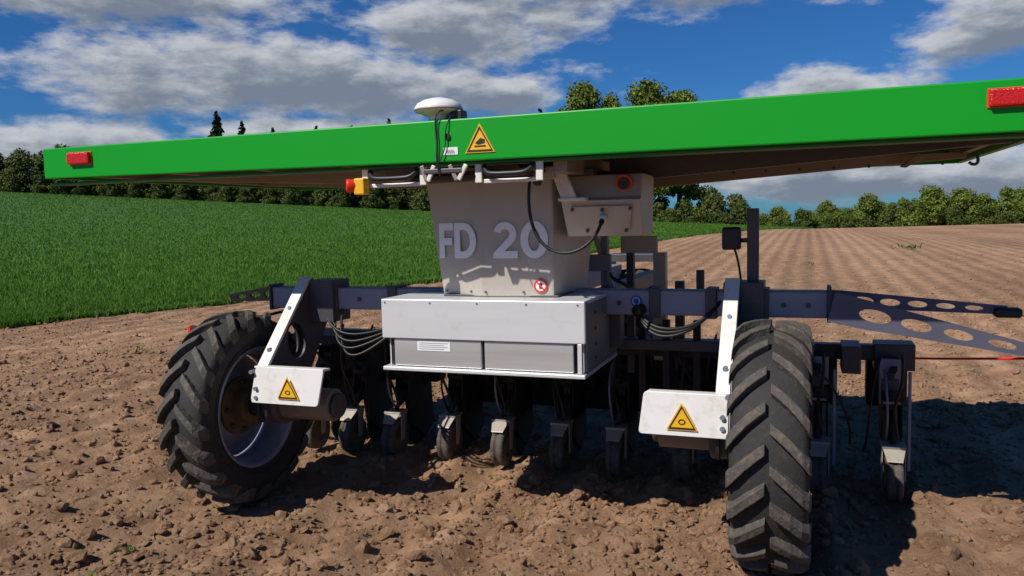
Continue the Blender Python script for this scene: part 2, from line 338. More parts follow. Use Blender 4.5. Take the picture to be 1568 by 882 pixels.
# ---- control box
cv=.02
prism("control_box",[(.48,cv+.05,1.60),(.48,cv,1.50),(.48,cv-.04,1.49),(.48,cv+.06,1.335),(.48,cv+.26,1.335),(.48,cv+.30,1.60)],(.34,0,0),M_tower,bevel=.006)
d=Vector((0,.10,-.155)).normalized()
def cpt(u,t,off=.0): 
    nrm=Vector((0,-.155,-.10)).normalized(); return Vector((u,cv-.04,1.49))+d*t+nrm*off
prism("control_panel",[cpt(.52,.025,.012),cpt(.79,.025,.012),cpt(.76,.155,.012),cpt(.57,.155,.012)],(0,.008,.005),M_tower,bevel=.003)
for (u,t) in((.53,.035),(.78,.035),(.75,.145),(.58,.145),(.66,.04)): cyl("panel_screw",cpt(u,t,.012),cpt(u,t,.02),.008,M_framed,seg=10)
cyl("connector",cpt(.66,.075,.012),cpt(.66,.075,.045),.017,M_white,seg=16); cyl("connector_nut",cpt(.66,.075,.045),cpt(.66,.075,.06),.012,M_black,seg=12)
cyl("port_ring",(.745,cv+.028,1.56),(.745,cv+.010,1.558),.036,M_redp,seg=28); cyl("port_core",(.745,cv+.010,1.558),(.745,cv+.004,1.557),.026,M_black,seg=24)
tube("control_cable",[(.38,-.12,1.60),(.37,-.14,1.50),(.385,-.14,1.36),(.47,-.14,1.27),(.58,-.14,1.27),(.655,-.12,1.33),cpt(.66,.075,.10),cpt(.66,.075,.055)],.007,M_cable)
prism("box_arm",[(.44,-.05,1.64),(.50,-.05,1.64),(.56,-.05,1.50),(.49,-.05,1.50)],(0,.02,0),M_white)
rng_box("box_arm_foot",(.48,-.06,1.488),(.60,.0,1.503),M_white)
rng_box("box_arm_top",(.36,-.08,1.585),(.47,-.04,1.635),M_tower)
for (u,z) in((.37,1.61),(.40,1.57),(.42,1.62)): cyl("small_fitting",(u,-.11,z),(u,-.07,z),.014,M_framed,seg=12)
cyl("label_dot",(.53,-.052,1.57),(.53,-.049,1.57),.006,M_yel,seg=10)

# ---- central mechanism behind the tower
rng_box("mast_post",(.66,1.15,.6),(.73,1.22,1.21),M_tower); rng_box("mast_post_b",(.42,.9,.9),(.46,.95,1.60),M_frame)
rng_box("mast_plate",(.36,.8,1.13),(.5,.83,1.22),M_frame); rng_box("mast_plate_b",(.52,.95,1.22),(.72,.98,1.31),M_tower)
prism("mast_brace",[(.47,.9,1.02),(.50,.9,1.02),(.40,.9,1.33),(.37,.9,1.33)],(0,.03,0),M_tower)
rng_box("mast_slide",(.54,1.0,.55),(.58,1.05,1.3),M_framed)
rng_box("mast_slide_b",(.78,1.15,.55),(.83,1.2,1.05),M_framed)
for z in(1.0,.9,.8,.7): cyl("mast_bolt",(.695,1.14,z),(.695,1.152,z),.01,M_framed,seg=8)
tube("mast_hose",[(.5,.8,1.12),(.52,.7,1.1),(.6,.7,1.08),(.66,.8,1.0),(.62,.85,.9)],.009,M_cable)
rng_box("side_post",(1.225,.33,.9),(1.275,.36,1.44),M_framed)
rng_box("lamp_body",(1.12,.30,1.26),(1.20,.36,1.36),M_black,bevel=.01)
rng_box("lamp_arm",(1.2,.33,1.29),(1.235,.345,1.31),M_black)
tube("lamp_cable",[(1.17,.36,1.26),(1.19,.37,1.2),(1.2,.36,1.12),(1.2,.36,1.05)],.005,M_cable)
rng_box("stub_post",(.93,.9,.9),(.97,.93,1.13),M_framed)
for (u,vv) in((.74,.285),(-.3,.285),(-.44,.285)):
    plate2d("round_sticker",ell(0,0,.026,.026,24),[],.002,M_blue,(u,vv,1.03),(1,0,0),(0,0,1))
    plate2d("round_sticker_ring",ell(0,0,.018,.018,20),[ell(0,0,.014,.014,16)],.001,M_lab,(u,vv-.003,1.03),(1,0,0),(0,0,1))

# ---- outrigger arms
def truss(name,L,h0,h1,th,org,ax,ay,nh,m=M_arm):
    out=[(0,-h0/2),(L*.15,-h0/2),(L,-h1/2),(L,h1/2),(L*.08,h0/2),(0,h0/2)]
    holes=[];x=L*.13
    for i in range(nh):
        f=x/L; h=h0+(h1-h0)*f; hl=L*.8/nh*.40*(1.1-.3*f); cxx=x+hl
        holes.append(ell(cxx,0,hl*.92,h*.24,18,-.03)); x+=L*.8/nh
    return plate2d(name,out,holes,th,m,org,ax,ay)
truss("outrigger_arm",.80,.125,.04,.014,(1.57,.25,1.02),(.97,-.0,-.215),(.215,0,.97),4)
truss("outrigger_arm_rear",.68,.075,.035,.014,(1.57,.46,1.035),(.997,.0,-.06),(.06,0,.997),5)
rng_box("outrigger_brace",(1.57,.3,.985),(1.62,.46,1.0),M_arm)
rng_box("outrigger_tip",(2.20,.42,.965),(2.30,.49,1.005),M_black,bevel=.012)
rng_box("outrigger_tip_b",(2.32,.22,.82),(2.42,.27,.875),M_blackd,bevel=.01)
tube("guide_string",[(1.93,.72,.735),(2.05,.55,.765),(2.2,.4,.80),(2.36,.235,.835)],.005,M_string)
tube("guide_string_b",[(2.28,.45,.985),(2.5,.3,.88)],.002,M_cable)
truss("outrigger_arm_left",.5,.09,.04,.012,(-1.29,.42,1.04),(-.95,.25,-.1),(-.1,0,.95),3,M_brown)
rng_box("outrigger_left_tip",(-1.95,.4,.80),(-1.84,.44,.83),M_blackd); rng_box("outrigger_left_tip_red",(-1.97,.4,.79),(-1.95,.44,.835),M_redp)
cyl("outrigger_left_rod",(-1.84,.42,.815),(-1.3,.42,.93),.008,M_blackd,seg=8)

# ---- tool bar and seeding units
rng_box("tool_bar",(-1.7,1.16,.64),(1.98,1.24,.72),M_framed,bevel=.006)
rng_box("tool_bar_rear",(-1.5,.72,.70),(1.2,.78,.75),M_blackd)
rng_box("tool_bar_end",(1.80,1.12,.60),(1.99,1.28,.735),M_framed)
def unit(i,u,big=False):
    t="seed_unit_%d"%i; j=random.uniform(-.01,.01)
    vw=.88+j; r=.115
    for du in(-.045,.045):
        prism(t+"_side_plate",[(u+du-.004,1.14,.66),(u+du-.004,1.02,.62),(u+du-.004,.98,.36),(u+du-.004,1.02,.26),(u+du-.004,1.16,.30),(u+du-.004,1.2,.62)],(.008,0,0),M_blackd)
    box(t+"_upper_link",(u,1.05,.60),(.03,.28,.025),M_blackd,rot=(-20,0,0)); box(t+"_lower_link",(u,1.05,.48),(.03,.26,.025),M_blackd,rot=(-20,0,0))
    cyl(t+"_coulter",(u-.006,1.18,.10),(u+.006,1.18,.10),.12,M_blackd,seg=32)
    revolve(t+"_press_tyre",(u,vw,r),(1,0,0),[(-.036,.06),(-.04,.095),(-.034,.110),(-.012,.115),(-.01,.108),(.01,.108),(.012,.115),(.034,.110),(.04,.095),(.036,.06)],M_lug,36)
    revolve(t+"_press_rim",(u,vw,r),(1,0,0),[(-.036,.064),(-.02,.055),(-.016,.0)],M_fork,24); revolve(t+"_press_rim_b",(u,vw,r),(1,0,0),[(.036,.064),(.02,.055),(.016,.0)],M_hub,24)
    for s in(-1,1):
        prism(t+"_fork",[(u+s*.048,vw-.015,.10),(u+s*.048,vw+.02,.10),(u+s*.048,vw+.06,.27),(u+s*.048,vw-.01,.27)],(s*.006,0,0),M_fork)
    rng_box(t+"_fork_top",(u-.055,vw-.03,.262),(u+.055,vw+.08,.275),M_fork)
    prism(t+"_scraper",[(u-.05,vw-.03,.262),(u+.05,vw-.03,.262),(u+.035,vw-.085,.215),(u-.035,vw-.085,.215)],(0,.005,.006),M_fork)
    cyl(t+"_arm",(u,vw+.03,.28),(u,1.05,.42),.014,M_blackd,seg=10)
    tube(t+"_hose",[(u+.02,.78,.74),(u+.03,.74,.62),(u-.01,.80,.50),(u+.0,.90,.42),(u+.02,.90,.30)],.008,M_cable)
    tube(t+"_spring",[(u-.03,1.1,.66),(u-.04,.92,.60),(u-.03,.84,.48),(u-.03,.88,.36),(u-.03,.95,.28)],.006,M_frame if i%2==0 else M_blackd)
    box(t+"_hopper",(u,1.1,.60),(.085,.10,.14),M_blackd,bevel=.01)
    cyl(t+"_meter",(u-.05,1.04,.50),(u+.05,1.04,.50),.055,M_blackd,seg=20)
    # opener body; dark box added to fill the black behind the press wheel
    prism(t+"_opener",[(u-.02,1.02,.45),(u-.02,1.35,.42),(u-.02,1.38,.10),(u-.02,1.25,.02),(u-.02,1.08,.14)],(.04,0,0),M_blackd)
    box(t+"_dark_box",(u,1.36,.50),(.20,.14,.26),M_blackd,bevel=.02)
    if big:
        rng_box(t+"_tall_plate",(u-.06,1.0,.45),(u+.05,1.015,.68),M_frame); rng_box(t+"_rod",(u+.07,.98,.12),(u+.085,1.0,.62),M_frame)
        rng_box(t+"_clamp",(u-.05,.99,.52),(u+.03,.998,.58),M_framed)
        cyl(t+"_clamp_knob",(u-.01,.97,.60),(u-.01,.99,.60),.018,M_black,seg=14)
        tube(t+"_cable",[(u-.05,1.0,.7),(u-.12,.9,.5),(u-.1,.95,.3),(u-.13,1.0,.2)],.005,M_cable)
us=[-1.44,-1.17,-.87,-.51,-.17,.18,.50,.86,1.22,1.53,1.875]
for i,u in enumerate(us): unit(i,u,i>=9)
rng_box("unit_dark_fill",(-.6,1.46,.22),(1.2,1.48,.64),M_blackd)  # dark sheet added to blacken the shaded view between the units
for i in range(16):
    u=-1.35+i*.17+random.uniform(-.04,.04)
    tube("hose_bundle",[(u,.85,.80),(u+random.uniform(-.05,.05),.75,.70),(u+random.uniform(-.1,.1),.85,.58),(u+random.uniform(-.06,.06),1.0,.5)],random.choice((.006,.009)),M_cable)
for k in range(4):
    j=random.uniform(-.04,.04)
    tube("loom",[(-.95+.04*k,.3,.98),(-.82+j,.2,.84-.05*k),(-.62+j,.22,.83-.03*k),(-.5-j,.35,.90),(-.42,.4,.97)],.007,M_cable)
for k in range(3):
    tube("loom_b",[(.74,.28,1.01),(.79,.2,.93-.02*k),(.92,.18,.90-.02*k),(1.05,.24,.94),(1.12,.3,1.04)],.008,M_cable)
cyl("loom_plug",(.74,.26,.985),(.78,.24,1.0),.024,M_black,seg=16)
for k in range(6):
    box("valve_block",(-.72+.06*k,.75,.80+.02*(k%3)),(.05,.06,.12),M_blackd if k%2 else M_frame)
rng_box("lower_frame",(-1.0,.55,.76),(-.38,.6,.81),M_blackd); rng_box("lower_frame_b",(.6,.55,.76),(1.2,.6,.81),M_framed)
for u in(.68,.8,.95,1.1): rng_box("hanger",(u,.62,.45),(u+.035,.66,.9),M_blackd)
for u in(1.42,1.64): rng_box("outer_bracket",(u,.98,.60),(u+.09,1.2,.74),M_framed)
tube("outer_cable",[(1.45,1.0,.72),(1.55,.9,.6),(1.7,.9,.45),(1.68,.95,.25)],.006,M_cable)
PARENT[0]=None

# ---------------------------------------------------------------- terrain
def sstep(a,b,x):
    t=np.clip((x-a)/(b-a),0,1); return t*t*(3-2*t)
def hash2(ix,iy,s):
    h=(ix.astype(np.int64)*374761393+iy.astype(np.int64)*668265263+s*974634777)&0xffffffff
    h=((h^(h>>13))*1274126177)&0xffffffff; return ((h^(h>>16))&0xffff)/65535.
def vnoise(x,y,s=0):
    ix=np.floor(x);iy=np.floor(y);fx=x-ix;fy=y-iy; fx=fx*fx*(3-2*fx);fy=fy*fy*(3-2*fy)
    a=hash2(ix,iy,s);b=hash2(ix+1,iy,s);c=hash2(ix,iy+1,s);d=hash2(ix+1,iy+1,s)
    return (a*(1-fx)+b*fx)*(1-fy)+(c*(1-fx)+d*fx)*fy-.5
def T(x,y):
    x=np.asarray(x,float);y=np.asarray(y,float)
    h=np.clip(24-x,0,95)*.07*sstep(8,85,y)
    yc=66+20*np.clip((24-x)/40,0,1)
    h=h-.06*np.clip(y-yc,0,130)
    return h
cy,sy=math.cos(R(20.5)),math.sin(R(20.5))
def soil(x,y):
    xr=(x+.225)*cy-(y-3.625)*sy; yr=(x+.225)*sy+(y-3.625)*cy
    r2=x**2+(y-4)**2
    near=np.exp(-r2/900.); nf=np.exp(-r2/110.)
    fur=np.abs(np.sin(xr*math.pi/.40+.5*vnoise(yr*.6,xr*.3,9)))**.7
    h=-.052*(fur-.6)*nf+.03*vnoise(xr*1.6,yr*.8,1)+.034*vnoise(x*5,y*5,2)+.032*vnoise(x*12,y*12,3)+.028*vnoise(x*27,y*27,4)-.006
    for u in(-1.27,1.35): 
        k=np.exp(-((xr-u)/.13)**4)*(yr<0.05)
        h=h*(1-.6*k)-.015*k+.008*k*np.sign(np.sin(yr*2*math.pi/.15+np.abs(xr-u)*14))
    return h*near
def grid_axis(c,a,L,n):
    m=math.asinh(L/a); return c+a*np.sinh(np.linspace(-m,m,n))
def grid_mesh(name,X,Y,Z,m):
    ny,nx=X.shape; me=D.meshes.new(name); nv=nx*ny
    me.vertices.add(nv); me.vertices.foreach_set("co",np.stack([X,Y,Z],-1).astype(np.float32).ravel())
    i=np.arange(nv).reshape(ny,nx); q=np.stack([i[:-1,:-1],i[:-1,1:],i[1:,1:],i[1:,:-1]],-1).reshape(-1,4)
    me.loops.add(q.size); me.loops.foreach_set("vertex_index",q.ravel().astype(np.int32))
    me.polygons.add(len(q)); me.polygons.foreach_set("loop_start",(np.arange(len(q))*4).astype(np.int32)); me.polygons.foreach_set("loop_total",np.full(len(q),4,np.int32))
    me.polygons.foreach_set("use_smooth",np.ones(len(q),bool)); me.update(); me.validate(); me.materials.append(m)
    ob=D.objects.new(name,me); coll.objects.link(ob); return ob
def poly_mesh(name,V,F,m,smooth=False):
    k=F.shape[1]; me=D.meshes.new(name); me.vertices.add(len(V)); me.vertices.foreach_set("co",V.astype(np.float32).ravel())
    me.loops.add(F.size); me.loops.foreach_set("vertex_index",F.ravel().astype(np.int32))
    me.polygons.add(len(F)); me.polygons.foreach_set("loop_start",(np.arange(len(F))*k).astype(np.int32)); me.polygons.foreach_set("loop_total",np.full(len(F),k,np.int32))
    me.polygons.foreach_set("use_smooth",np.full(len(F),smooth)); me.update(); me.materials.append(m)
    return me
def soil_mat(name,clod=False):
    m,nt,p=new_mat(name); n=nt.nodes;l=nt.links
    g=n.new("ShaderNodeNewGeometry")
    def noise(s,det=6,rough=.6,vec=None):
        z=n.new("ShaderNodeTexNoise"); z.inputs["Scale"].default_value=s; z.inputs["Detail"].default_value=det; z.inputs["Roughness"].default_value=rough
        l.new(vec or g.outputs["Position"],z.inputs["Vector"]); return z.outputs[0]
    r=n.new("ShaderNodeValToRGB"); l.new(noise(3.5 if not clod else 9,7,.72),r.inputs[0])
    e=r.color_ramp.elements; e[0].position=.3; e[0].color=(.27,.152,.085,1); e[1].position=.72; e[1].color=(.53,.345,.22,1)
    x=e.new(.5); x.color=(.40,.24,.142,1)
    r2=n.new("ShaderNodeMapRange"); r2.inputs[1].default_value=.35; r2.inputs[2].default_value=.7; r2.inputs[3].default_value=.82; r2.inputs[4].default_value=1.1; l.new(noise(.12,3),r2.inputs[0])
    hs=n.new("ShaderNodeMix"); hs.data_type='RGBA'; hs.blend_type='MULTIPLY'; hs.inputs[0].default_value=1; l.new(r.outputs[0],hs.inputs[6]); l.new(r2.outputs[0],hs.inputs[7])
    out=hs.outputs[2]
    if not clod:
        mp=n.new("ShaderNodeMapping"); mp.inputs["Rotation"].default_value=(0,0,R(20.5)); l.new(g.outputs["Position"],mp.inputs[0])
        for sc,lo_,hi_,di in((.70,.78,1.08,1.2),(.09,.88,1.06,1.0)):
            w=n.new("ShaderNodeTexWave"); w.inputs["Scale"].default_value=sc; w.inputs["Distortion"].default_value=di; w.inputs["Detail"].default_value=3; w.inputs["Detail Scale"].default_value=1.5; l.new(mp.outputs[0],w.inputs[0])
            mr=n.new("ShaderNodeMapRange"); mr.inputs[3].default_value=lo_; mr.inputs[4].default_value=hi_; l.new(w.outputs[1],mr.inputs[0])
            h2=n.new("ShaderNodeMix"); h2.data_type='RGBA'; h2.blend_type='MULTIPLY'; h2.inputs[0].default_value=1; l.new(out,h2.inputs[6]); l.new(mr.outputs[0],h2.inputs[7]); out=h2.outputs[2]
    l.new(out,p.inputs["Base Color"]); p.inputs["Roughness"].default_value=.95; p.inputs["Specular IOR Level"].default_value=.1
    b=n.new("ShaderNodeBump"); b.inputs["Strength"].default_value=.9; b.inputs["Distance"].default_value=.03
    l.new(noise(22 if not clod else 50,7,.75),b.inputs["Height"]); l.new(b.outputs[0],p.inputs["Normal"])
    return m
M_soil=soil_mat("soil"); M_clod=soil_mat("soil_clod",True)
xs=grid_axis(0,2.6,420,960); ys=grid_axis(3.6,2.6,420,960)
X,Y=np.meshgrid(xs,ys); Z=T(X,Y)+soil(X,Y)
grid_mesh("ploughed_field",X,Y,Z,M_soil)

def ico(sub):
    bm=bmesh.new(); bmesh.ops.create_icosphere(bm,subdivisions=sub,radius=1); v=np.array([q.co[:] for q in bm.verts]); f=np.array([[w.index for w in q.verts] for q in bm.faces]); bm.free(); return v,f
def clods(N,sub,rmin,rmax,ymax,pw):
    v,f=ico(sub); k=len(v)
    yy=1.2+(ymax-1.2)*rng.random(N)**1.35; xx=(rng.random(N)*2-1)*(1.3+yy*.80)
    keep=(vnoise(xx*1.3,yy*1.3,31)+.6)>rng.random(N)*.9; xx=xx[keep];yy=yy[keep];N=len(xx)
    r=rmin+(rmax-rmin)*rng.random(N)**pw
    s=r[:,None]*(.6+.7*rng.random((N,3))); s[:,2]*=.8
    a=rng.random(N)*6.28; c,si=np.cos(a),np.sin(a)
    P=v[None]*(1+.5*(rng.random((N,k,1))-.5))*s[:,None,:]
    tl=(rng.random(N)-.5)*1.2; ct,st=np.cos(tl)[:,None],np.sin(tl)[:,None]
    x0,y0,z0=P[...,0],P[...,1],P[...,2]; y1=y0*ct-z0*st; z1=y0*st+z0*ct
    x2=x0*c[:,None]-y1*si[:,None]; y2=x0*si[:,None]+y1*c[:,None]
    zz=T(xx,yy)+soil(xx,yy)
    V=np.stack([x2+xx[:,None],y2+yy[:,None],z1+(zz+r*.2)[:,None]],-1).reshape(-1,3)
    F=(f[None]+(np.arange(N)*k)[:,None,None]).reshape(-1,3); return V,F
V1,F1=clods(12000,2,.010,.040,9,2.6); V2,F2=clods(70000,1,.005,.016,13,1.6); V3,F3=clods(10000,1,.012,.032,26,1.5)
V=np.concatenate([V1,V2,V3]); F=np.concatenate([F1,F2+len(V1),F3+len(V1)+len(V2)])
ob=D.objects.new("soil_clods",poly_mesh("soil_clods",V,F,M_clod)); coll.objects.link(ob)

# ---- crop field
BY=np.array([-200,0,11.6,17.5,34.3,66.6,100,420]); BX=np.array([-210,-19,-7.5,-1.7,6.35,24.9,45,250])
def xb(y): return np.interp(y,BY,BX)
def leaf_mat(name,c1,c2,scale,tr=.25,rough=.6,lo=.32,hi=.68):
    m,nt,p=new_mat(name); n=nt.nodes;l=nt.links
    g=n.new("ShaderNodeNewGeometry"); z=n.new("ShaderNodeTexNoise"); z.inputs["Scale"].default_value=scale; z.inputs["Detail"].default_value=6; z.inputs["Roughness"].default_value=.7; l.new(g.outputs["Position"],z.inputs["Vector"])
    r=n.new("ShaderNodeValToRGB"); l.new(z.outputs[0],r.inputs[0]); e=r.color_ramp.elements
    e[0].position=lo; e[0].color=(*c1,1); e[1].position=hi; e[1].color=(*c2,1); l.new(r.outputs[0],p.inputs["Base Color"])
    p.inputs["Roughness"].default_value=rough; p.inputs["Specular IOR Level"].default_value=.2
    if tr:
        t=n.new("ShaderNodeBsdfTranslucent"); l.new(r.outputs[0],t.inputs[0]); mx=n.new("ShaderNodeMixShader"); mx.inputs[0].default_value=tr
        l.new(p.outputs[0],mx.inputs[1]); l.new(t.outputs[0],mx.inputs[2]); l.new(mx.outputs[0],n["Material Output"].inputs[0])
    return m
M_crop=leaf_mat("crop_ground",(.04,.11,.012),(.065,.15,.02),3.,0)
M_blade=leaf_mat("crop_blades",(.075,.175,.018),(.115,.235,.030),.35,.35)
tt=np.concatenate([[0,.02],.02+ .25*np.sinh(np.linspace(0,math.asinh(300/.25),260))[1:]])
yy=np.concatenate([np.linspace(-60,5,40),np.linspace(5.3,45,260),np.linspace(45.5,140,160)])
TT,YY=np.meshgrid(tt,yy); XX=xb(YY)-TT+ .35*vnoise(YY*1.1,YY*0,5)
ZZ=T(XX,YY)+np.where(TT<.01,-.03,.08)+.02*vnoise(XX*2,YY*2,6)
grid_mesh("crop_field",XX,YY,ZZ,M_crop)
N=380000
yb=8+ (110-8)*rng.random(N)**2.2; sp=rng.random(N)**1.4; xl=-(yb*.68+2.5); x0=xb(yb)+.35*vnoise(yb*1.1,yb*0,5)
ok=x0>xl; yb,sp,xl,x0=yb[ok],sp[ok],xl[ok],x0[ok]; N=len(yb)
xx=x0-(x0-xl)*sp*1.0+rng.normal(size=N)*.06
edge=(x0-xx)<.3
dist=np.hypot(xx,yb); hh=(.07+.08*rng.random(N)); w=.007+dist*.0006
base=T(xx,yb)+np.where(edge,0,.05); a=rng.random(N)*3.14; lx=(rng.random(N)-.5)*.16; ly=(rng.random(N)-.5)*.16
V=np.stack([np.stack([xx-w*np.cos(a),yb-w*np.sin(a),base],-1),np.stack([xx+w*np.cos(a),yb+w*np.sin(a),base],-1),np.stack([xx+lx,yb+ly,base+hh],-1)],1).reshape(-1,3)
ob=D.objects.new("crop_plants",poly_mesh("crop_plants",V,np.arange(3*N).reshape(-1,3),M_blade)); coll.objects.link(ob)

# weeds
M_weed=leaf_mat("weed_leaf",(.04,.10,.01),(.09,.20,.03),20,.3)
wv=[]; spots=[(-1.74,3.05,.065,50),(-1.75,3.42,.04,26),(-4.3,9.0,.10,26),(1.42,3.3,.05,20),(-.85,2.62,.03,10),(-2.12,2.9,.04,14),(1.3,2.75,.04,12),(13,26,.3,40),(7.5,20,.12,20)]
for (x,y,r,k) in spots:
    for i in range(k):
        px=x+random.gauss(0,r*.7);py=y+random.gauss(0,r*.5); z=float(T(px,py)+soil(np.array(px),np.array(py)))+.012
        a=random.random()*6.28; L=r*random.uniform(.35,.8); hgt=random.uniform(.3,.9)*L; ww=L*.13
        dx,dy=math.cos(a),math.sin(a)
        wv+= [(px,py,z),(px+dx*L*.5-dy*ww,py+dy*L*.5+dx*ww,z+hgt),(px+dx*L,py+dy*L,z+hgt*.9),(px+dx*L*.5+dy*ww,py+dy*L*.5-dx*ww,z+hgt)]
V=np.array(wv); ob=D.objects.new("weeds",poly_mesh("weeds",V,np.arange(len(V)).reshape(-1,4),M_weed)); coll.objects.link(ob)

# ---------------------------------------------------------------- trees
M_bark=mat("bark",(.09,.065,.045),.9,var=.3,scale=3,bump=.5,bscale=8)
M_leafL=leaf_mat("leaves_light",(.045,.08,.010),(.17,.21,.032),.55,0)
M_leafM=leaf_mat("leaves_mid",(.024,.05,.008),(.11,.13,.026),.3,0)
M_leafD=leaf_mat("leaves_dark",(.008,.022,.006),(.025,.05,.012),.5,0)
def crown(blobs,n,size,seed):
    r=np.random.default_rng(seed); vol=np.array([b[3]*b[4] for b in blobs]); pick=r.choice(len(blobs),n,p=vol/vol.sum()); B=np.array(blobs)[pick]
    d=r.normal(size=(n,3)); d/=np.linalg.norm(d,axis=1)[:,None]; rad=(.45+.75*r.random(n)**.8)
    P=B[:,:3]+d*rad[:,None]*np.stack([B[:,3],B[:,3],B[:,4]],-1)
    a=r.normal(size=(n,3)); a/=np.linalg.norm(a,axis=1)[:,None]; nn=d*.7+r.normal(size=(n,3))*.5; b=np.cross(nn,a); b/=np.linalg.norm(b,axis=1)[:,None]+1e-6; a=np.cross(b,nn); a/=np.linalg.norm(a,axis=1)[:,None]+1e-6
    s=size*(.5+r.random(n))[:,None]
    return np.stack([P-a*s,P-b*s*.6,P+a*s,P+b*s*.6],1).reshape(-1,3)
def broad_blobs(h,w,seed,n=26,low=.25):
    r=random.Random(seed); bl=[]
    for i in range(n):
        t=r.random(); z=h*(low+(.95-low)*t); env=math.sin(math.pi*min(1,(t*.80+.18)))**.7
        a=r.random()*6.28; q=w*.5*env*r.uniform(.2,.9); s=w*r.uniform(.07,.19)
        bl.append((q*math.cos(a),q*math.sin(a),z,s,s*r.uniform(.7,1)))
    bl.append((0,0,h*.55,w*.26,h*.20)); bl.append((w*.05,0,h*.9,w*.13,h*.08)); return bl
def trunk_geo(h,w,bl,seed):
    V=[];F=[]
    def limb(p0,p1,r0,r1):
        x,y,dd=basis(Vector(p1)-Vector(p0)); b=len(V)
        for p,rr in((p0,r0),(p1,r1)):
            for i in range(6):
                a=i*math.pi/3; V.append(tuple(Vector(p)+rr*(math.cos(a)*x+math.sin(a)*y)))
        for i in range(6): F.append((b+i,b+(i+1)%6,b+6+(i+1)%6,b+6+i))
    limb((0,0,-.5),(0,0,h*.45),h*.022,h*.014); limb((0,0,h*.45),(0,0,h*.85),h*.014,h*.004)
    for b in bl[:14]: limb((0,0,max(h*.2,b[2]*.6)),(b[0],b[1],b[2]),h*.007,h*.002)
    return V,F
def tree_mesh(name,h,w,seed,mleaf,n,size,low=.25,conifer=False,nb=26):
    if conifer:
        bl=[]; r=random.Random(seed)
        for i in range(16):
            t=i/15; rr=w*.5*(1-t)**.9+.12; 
            for k in range(3):
                a=r.random()*6.28; bl.append((rr*.5*math.cos(a),rr*.5*math.sin(a),h*(.12+.87*t),rr*.6,h*.035))
    else: bl=broad_blobs(h,w,seed,low=low,n=nb)
    LV=crown(bl,n,size,seed); TV,TF=trunk_geo(h,w,bl,seed)
    V=np.concatenate([LV,np.array(TV)]); LF=np.arange(len(LV)).reshape(-1,4); F=np.concatenate([LF,np.array(TF)+len(LV)])
    me=poly_mesh(name,V,F,mleaf); me.materials.append(M_bark)
    mi=np.zeros(len(F),np.int32); mi[len(LF):]=1; me.polygons.foreach_set("material_index",mi); return me
def place(me,name,x,y,s=1,parent=None,sz=1):
    o=D.objects.new(name,me); coll.objects.link(o); o.location=(x,y,float(T(x,y))-.2); o.scale=(s,s,s*sz); o.rotation_euler=(0,0,random.random()*6.28); o.parent=parent; return o
for i,(x,y,h,w) in enumerate([(9.2,101,18.9,10.0),(13.6,104,18.9,8.5),(17.2,100,19.6,9.5),(21.6,102,19.2,8.0)]):
    me=tree_mesh("tall_tree_%d"%i,h,w,47+i,M_leafL,22000,.17,low=.3,nb=44); place(me,"broadleaf_tree",x,y)
mid=[tree_mesh("mid%d"%i,6,5.5,60+i,M_leafM,6000,.15,low=.08) for i in range(4)]
lig=[tree_mesh("lig%d"%i,8.5,8,70+i,M_leafL,8000,.19,low=.06) for i in range(4)]
con=[tree_mesh("con%d"%i,9.5,3.6,80+i,M_leafD,3500,.2,conifer=True) for i in range(3)]
E=D.objects.new("forest_edge",None); coll.objects.link(E)
x=-130
while x<29:
    y=97+random.uniform(-2,2)
    place(random.choice(mid),"edge_tree",x,y,random.uniform(.75,1.05),E)
    place(random.choice(mid),"edge_tree",x+1,y+5,random.uniform(.85,1.15),E)
    place(random.choice(mid),"edge_shrub",x+.5,y-2.5,random.uniform(.35,.6),E)
    x+=random.uniform(2.2,3.4)
C=D.objects.new("conifer_stand",None); coll.objects.link(C)
x=-38
while x<8:
    place(random.choice(con),"conifer",x,108+random.uniform(-3,3),random.uniform(1.08,1.38)*(1.0 if x<-10 else 1.30),C); x+=random.uniform(1.5,3.2)
Hh=D.objects.new("distant_tree_line",None); coll.objects.link(Hh)
x=27
while x<190:
    y=128+random.uniform(-4,4); s=random.uniform(.55,1.05)*(1 if x>50 else .75)
    place(random.choice(lig),"line_tree",x,y,s,Hh)
    place(random.choice(lig if random.random()<.6 else mid),"line_tree",x+2,y+9,s*1.1,Hh)
    place(random.choice(mid),"line_shrub",x+1,y-5,random.uniform(.5,.9),Hh)
    x+=random.uniform(2.6,4.4)
x=-300
while x<300:
    place(random.choice(lig),"belt_tree",x,175+random.uniform(-8,8),random.uniform(1.0,1.3),Hh)
    place(random.choice(lig),"belt_tree",x,-140+random.uniform(-8,8),random.uniform(1.0,1.4),Hh); x+=9

# ---------------------------------------------------------------- world
w=D.worlds.new("World"); scene.world=w; w.use_nodes=True; nt=w.node_tree; n=nt.nodes; l=nt.links
bg=n["Background"]; sky=n.new("ShaderNodeTexSky"); sky.sky_type='NISHITA'; sky.sun_disc=False; sky.sun_elevation=R(45); sky.sun_rotation=R(230)
sky.dust_density=.3; sky.air_density=1.0; sky.ozone_density=2.5
tc=n.new("ShaderNodeTexCoord"); sep=n.new("ShaderNodeSeparateXYZ"); l.new(tc.outputs["Generated"],sep.inputs[0])
def mth(op,a,b=None,c=None,clamp=False):
    q=n.new("ShaderNodeMath"); q.operation=op; q.use_clamp=clamp
    for i,v in enumerate((a,b,c)):
        if v is None: continue
        if isinstance(v,(int,float)): q.inputs[i].default_value=v
        else: l.new(v,q.inputs[i])
    return q.outputs[0]
az=mth('MULTIPLY',mth('ARCTAN2',sep.outputs[0],sep.outputs[1]),57.2958); el=mth('MULTIPLY',mth('ARCSINE',sep.outputs[2]),57.2958)
P0=n.new("ShaderNodeCombineXYZ"); l.new(az,P0.inputs[0]); l.new(el,P0.inputs[1])
